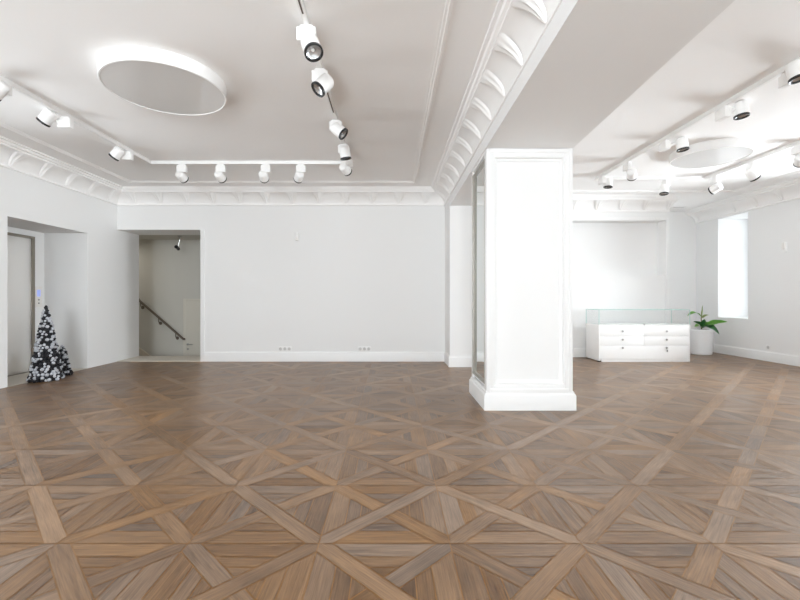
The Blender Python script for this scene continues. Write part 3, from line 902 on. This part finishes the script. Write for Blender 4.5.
o = obj('glass_edge', bm, M['glass_edge'], t); o['label'] = 'pale green polished glass edges'

# potted plant --------------------------------------------------------------------------------------------------
PC = Vector((6.905, 9.46, 0))
t = thing('potted_plant', 'green leafy plant in a white pot beside the display counter', 'potted plant', PC)
bm = new()
lathe(bm, [(0, 0), (.2, 0), (.214, .012), (.234, .30), (.243, .50), (.252, .505), (.255, .55), (.246, .562), (.236, .556), (.233, .50), (0, .49)], 56)
obj('pot', bm, M['pot'], t, 40)
bm = new(); lathe(bm, [(.236, .54), (.15, .55), (.0, .555)], 32)
for v in bm.verts: v.co.z += random.uniform(-.006, .006)
obj('soil', bm, M['soil'], t, 60)
def pp(px, py, dy=0.0):
    return at(px, py, PC.y + dy) - PC
bm = new(); tube(bm, [Vector((0, 0, .52)) + Vector((pp(701.5, 330).x, 0, 0)), pp(701.4, 325), pp(701.2, 318), pp(702.0, 312)], .014, 10, taper=.007)
obj('stem', bm, M['stem'], t, 60)
def leaf(a, c, width, droop, m_, roll=0.0, thick=.004):
    a, c = Vector(a), Vector(c)
    n = 12; cols = 4
    d = c - a; ln = d.length
    side = d.cross(Vector((0, 0, 1)))
    if side.length < .3 * ln: side = Vector((1, 0, 0)) * ln
    side.normalize()
    side = (Matrix.Rotation(roll, 3, d.normalized()) @ side)
    nrm = side.cross(d.normalized())
    if nrm.z < 0: nrm = -nrm
    bm = new(); top = []
    for i in range(n + 1):
        s = i / n
        w = width * (math.sin(math.pi * min(1, .06 + .94 * s) ** .8) ** .85 if 0 < s < 1 else .03) + .002
        ctr = a + d * s + Vector((0, 0, droop * math.sin(math.pi * s) * ln))
        row = []
        for k in range(-cols, cols + 1):
            q = k / cols
            row.append(bm.verts.new(ctr + side * (q * w) + nrm * (.25 * w * abs(q) + .06 * w * math.sin(s * 14 + k))))
        top.append(row)
    for i in range(n):
        for k in range(2 * cols):
            bm.faces.new((top[i][k], top[i][k + 1], top[i + 1][k + 1], top[i + 1][k]))
    bmesh.ops.solidify(bm, geom=bm.faces[:], thickness=thick)
    return obj('leaf', bm, m_, t, 60)
leaf(pp(702, 318), pp(702.8, 305.2, -.03), .032, .02, M['leaf_bud'], .5)
leaf(pp(701.2, 317), pp(696, 312.8, .05), .030, .15, M['leaf'], .3)
leaf(pp(697.5, 313.3, .05), pp(687.2, 316.2, .0), .042, .16, M['leaf'], -.5)
leaf(pp(702, 318), pp(710, 315.6, .06), .028, .15, M['leaf_bud'], .4)
leaf(pp(703.2, 326), pp(727.3, 321.8, -.38), .075, .06, M['leaf'], .75)
leaf(pp(704, 326, -.05), pp(719.3, 334.2, -.28), .075, .20, M['leaf_dark'], .5)
leaf(pp(706, 325, -.05), pp(718, 333, -.22), .045, .22, M['leaf_dark'], .1)
leaf(pp(702, 325), pp(693.4, 321.4, -.04), .042, .06, M['leaf_dark'], .5)
leaf(pp(701, 327.5), pp(694.6, 326.8, -.16), .045, .14, M['leaf'], -.6)
leaf(pp(702.5, 328), pp(704.5, 319.2, -.10), .055, .10, M['leaf_dark'], .2)
leaf(pp(703, 328), pp(708.5, 326.5, -.18), .060, .12, M['leaf_dark'], .4)
leaf(pp(703, 327), pp(711, 323, .12), .05, .12, M['leaf'], .5)

# ------------------------------------------------------------------ light
w = bpy.data.worlds.new('sky'); scn.world = w; w.use_nodes = True
bg = w.node_tree.nodes['Background']
bg.inputs['Color'].default_value = (0.93, 0.96, 1.0, 1); bg.inputs['Strength'].default_value = 2.0
def area(name, loc, direction, sx, sy, power, color=(1, 1, 1)):
    l = bpy.data.lights.new(name, 'AREA'); l.shape = 'RECTANGLE'; l.size = sx; l.size_y = sy; l.energy = power; l.color = color
    o = bpy.data.objects.new(name, l); COL.objects.link(o); o.location = loc
    o.rotation_mode = 'QUATERNION'
    o.rotation_quaternion = Vector(direction).to_track_quat('-Z', 'Y')
PW, PFA, PFB, PF, PU, PR0, PR1, PR2, PR4, PN, PUR, PL, PL4, PUL, PST = .2, 250, 830, 3, 5000, 700, 220, 30, 680, 74, 800, 3, 175, 80, 9
TINT = (.945, .985, 1.045)
bg.inputs['Strength'].default_value = PW
for k, (a, c) in enumerate(FW):
    area('daylight', ((a + c) / 2, YF - .75, (FZ0 + FZ1) / 2), (0, 1, 0), c - a, FZ1 - FZ0, (PFA, PFB, PF, PF)[k], TINT)
for k, (a, c) in enumerate(RW):
    area('daylight', (XR + 1.1, (a + c) / 2, (RS[k] + WZ1) / 2), (-1, 0, 0), c - a, WZ1 - RS[k], (PR0, PR1, PR2, PR4, PN)[k], TINT)
for k, (a, c) in enumerate(LW):
    area('daylight', (XL - 1.0, (a + c) / 2, (WZ0 + WZ1) / 2), (1, 0, 0), c - a, WZ1 - WZ0, PL4 if k == 3 else PL, TINT)  # area lights behind the added left windows
# added fill lights outside three walls, shining up through the windows to the ceiling
area('sunlit_pavement', (1, YF - 4.2, .0), (0, 0, 1), 15, 3.4, PU, TINT)
area('sunlit_pavement', (XR + 4.8, 1.6, .0), (0, 0, 1), 3.2, 13, PUR, TINT)
area('sunlit_pavement', (XL - 4.6, .6, .0), (0, 0, 1), 3.0, 11, PUL, TINT)
l = bpy.data.lights.new('stair_lamp', 'AREA'); l.size = .4; l.energy = PST; l.color = (1, .95, .86)
o = bpy.data.objects.new('stair_lamp', l); COL.objects.link(o); o.location = (-6.6, 9.7, 2.6)

# ------------------------------------------------------------------ camera
cd = bpy.data.cameras.new('camera'); cam = bpy.data.objects.new('camera', cd); COL.objects.link(cam)
cam.location = (0, 0, EYE); cam.rotation_euler = (math.pi / 2, 0, 0)
cd.sensor_width = 36; cd.lens = 36 * F / 800
cd.shift_x = (400 - CX) / 800; cd.shift_y = (CY - 300) / 800
cd.clip_start = .05
scn.camera = cam
scn.view_settings.view_transform = 'Standard'
scn.view_settings.look = 'None'
scn.view_settings.gamma = 1
scn.view_settings.exposure = -0.38
scn.cycles.max_bounces = 14
scn.cycles.diffuse_bounces = 9
scn.cycles.glossy_bounces = 5
scn.cycles.transparent_max_bounces = 12
scn.cycles.caustics_reflective = False
scn.cycles.caustics_refractive = False
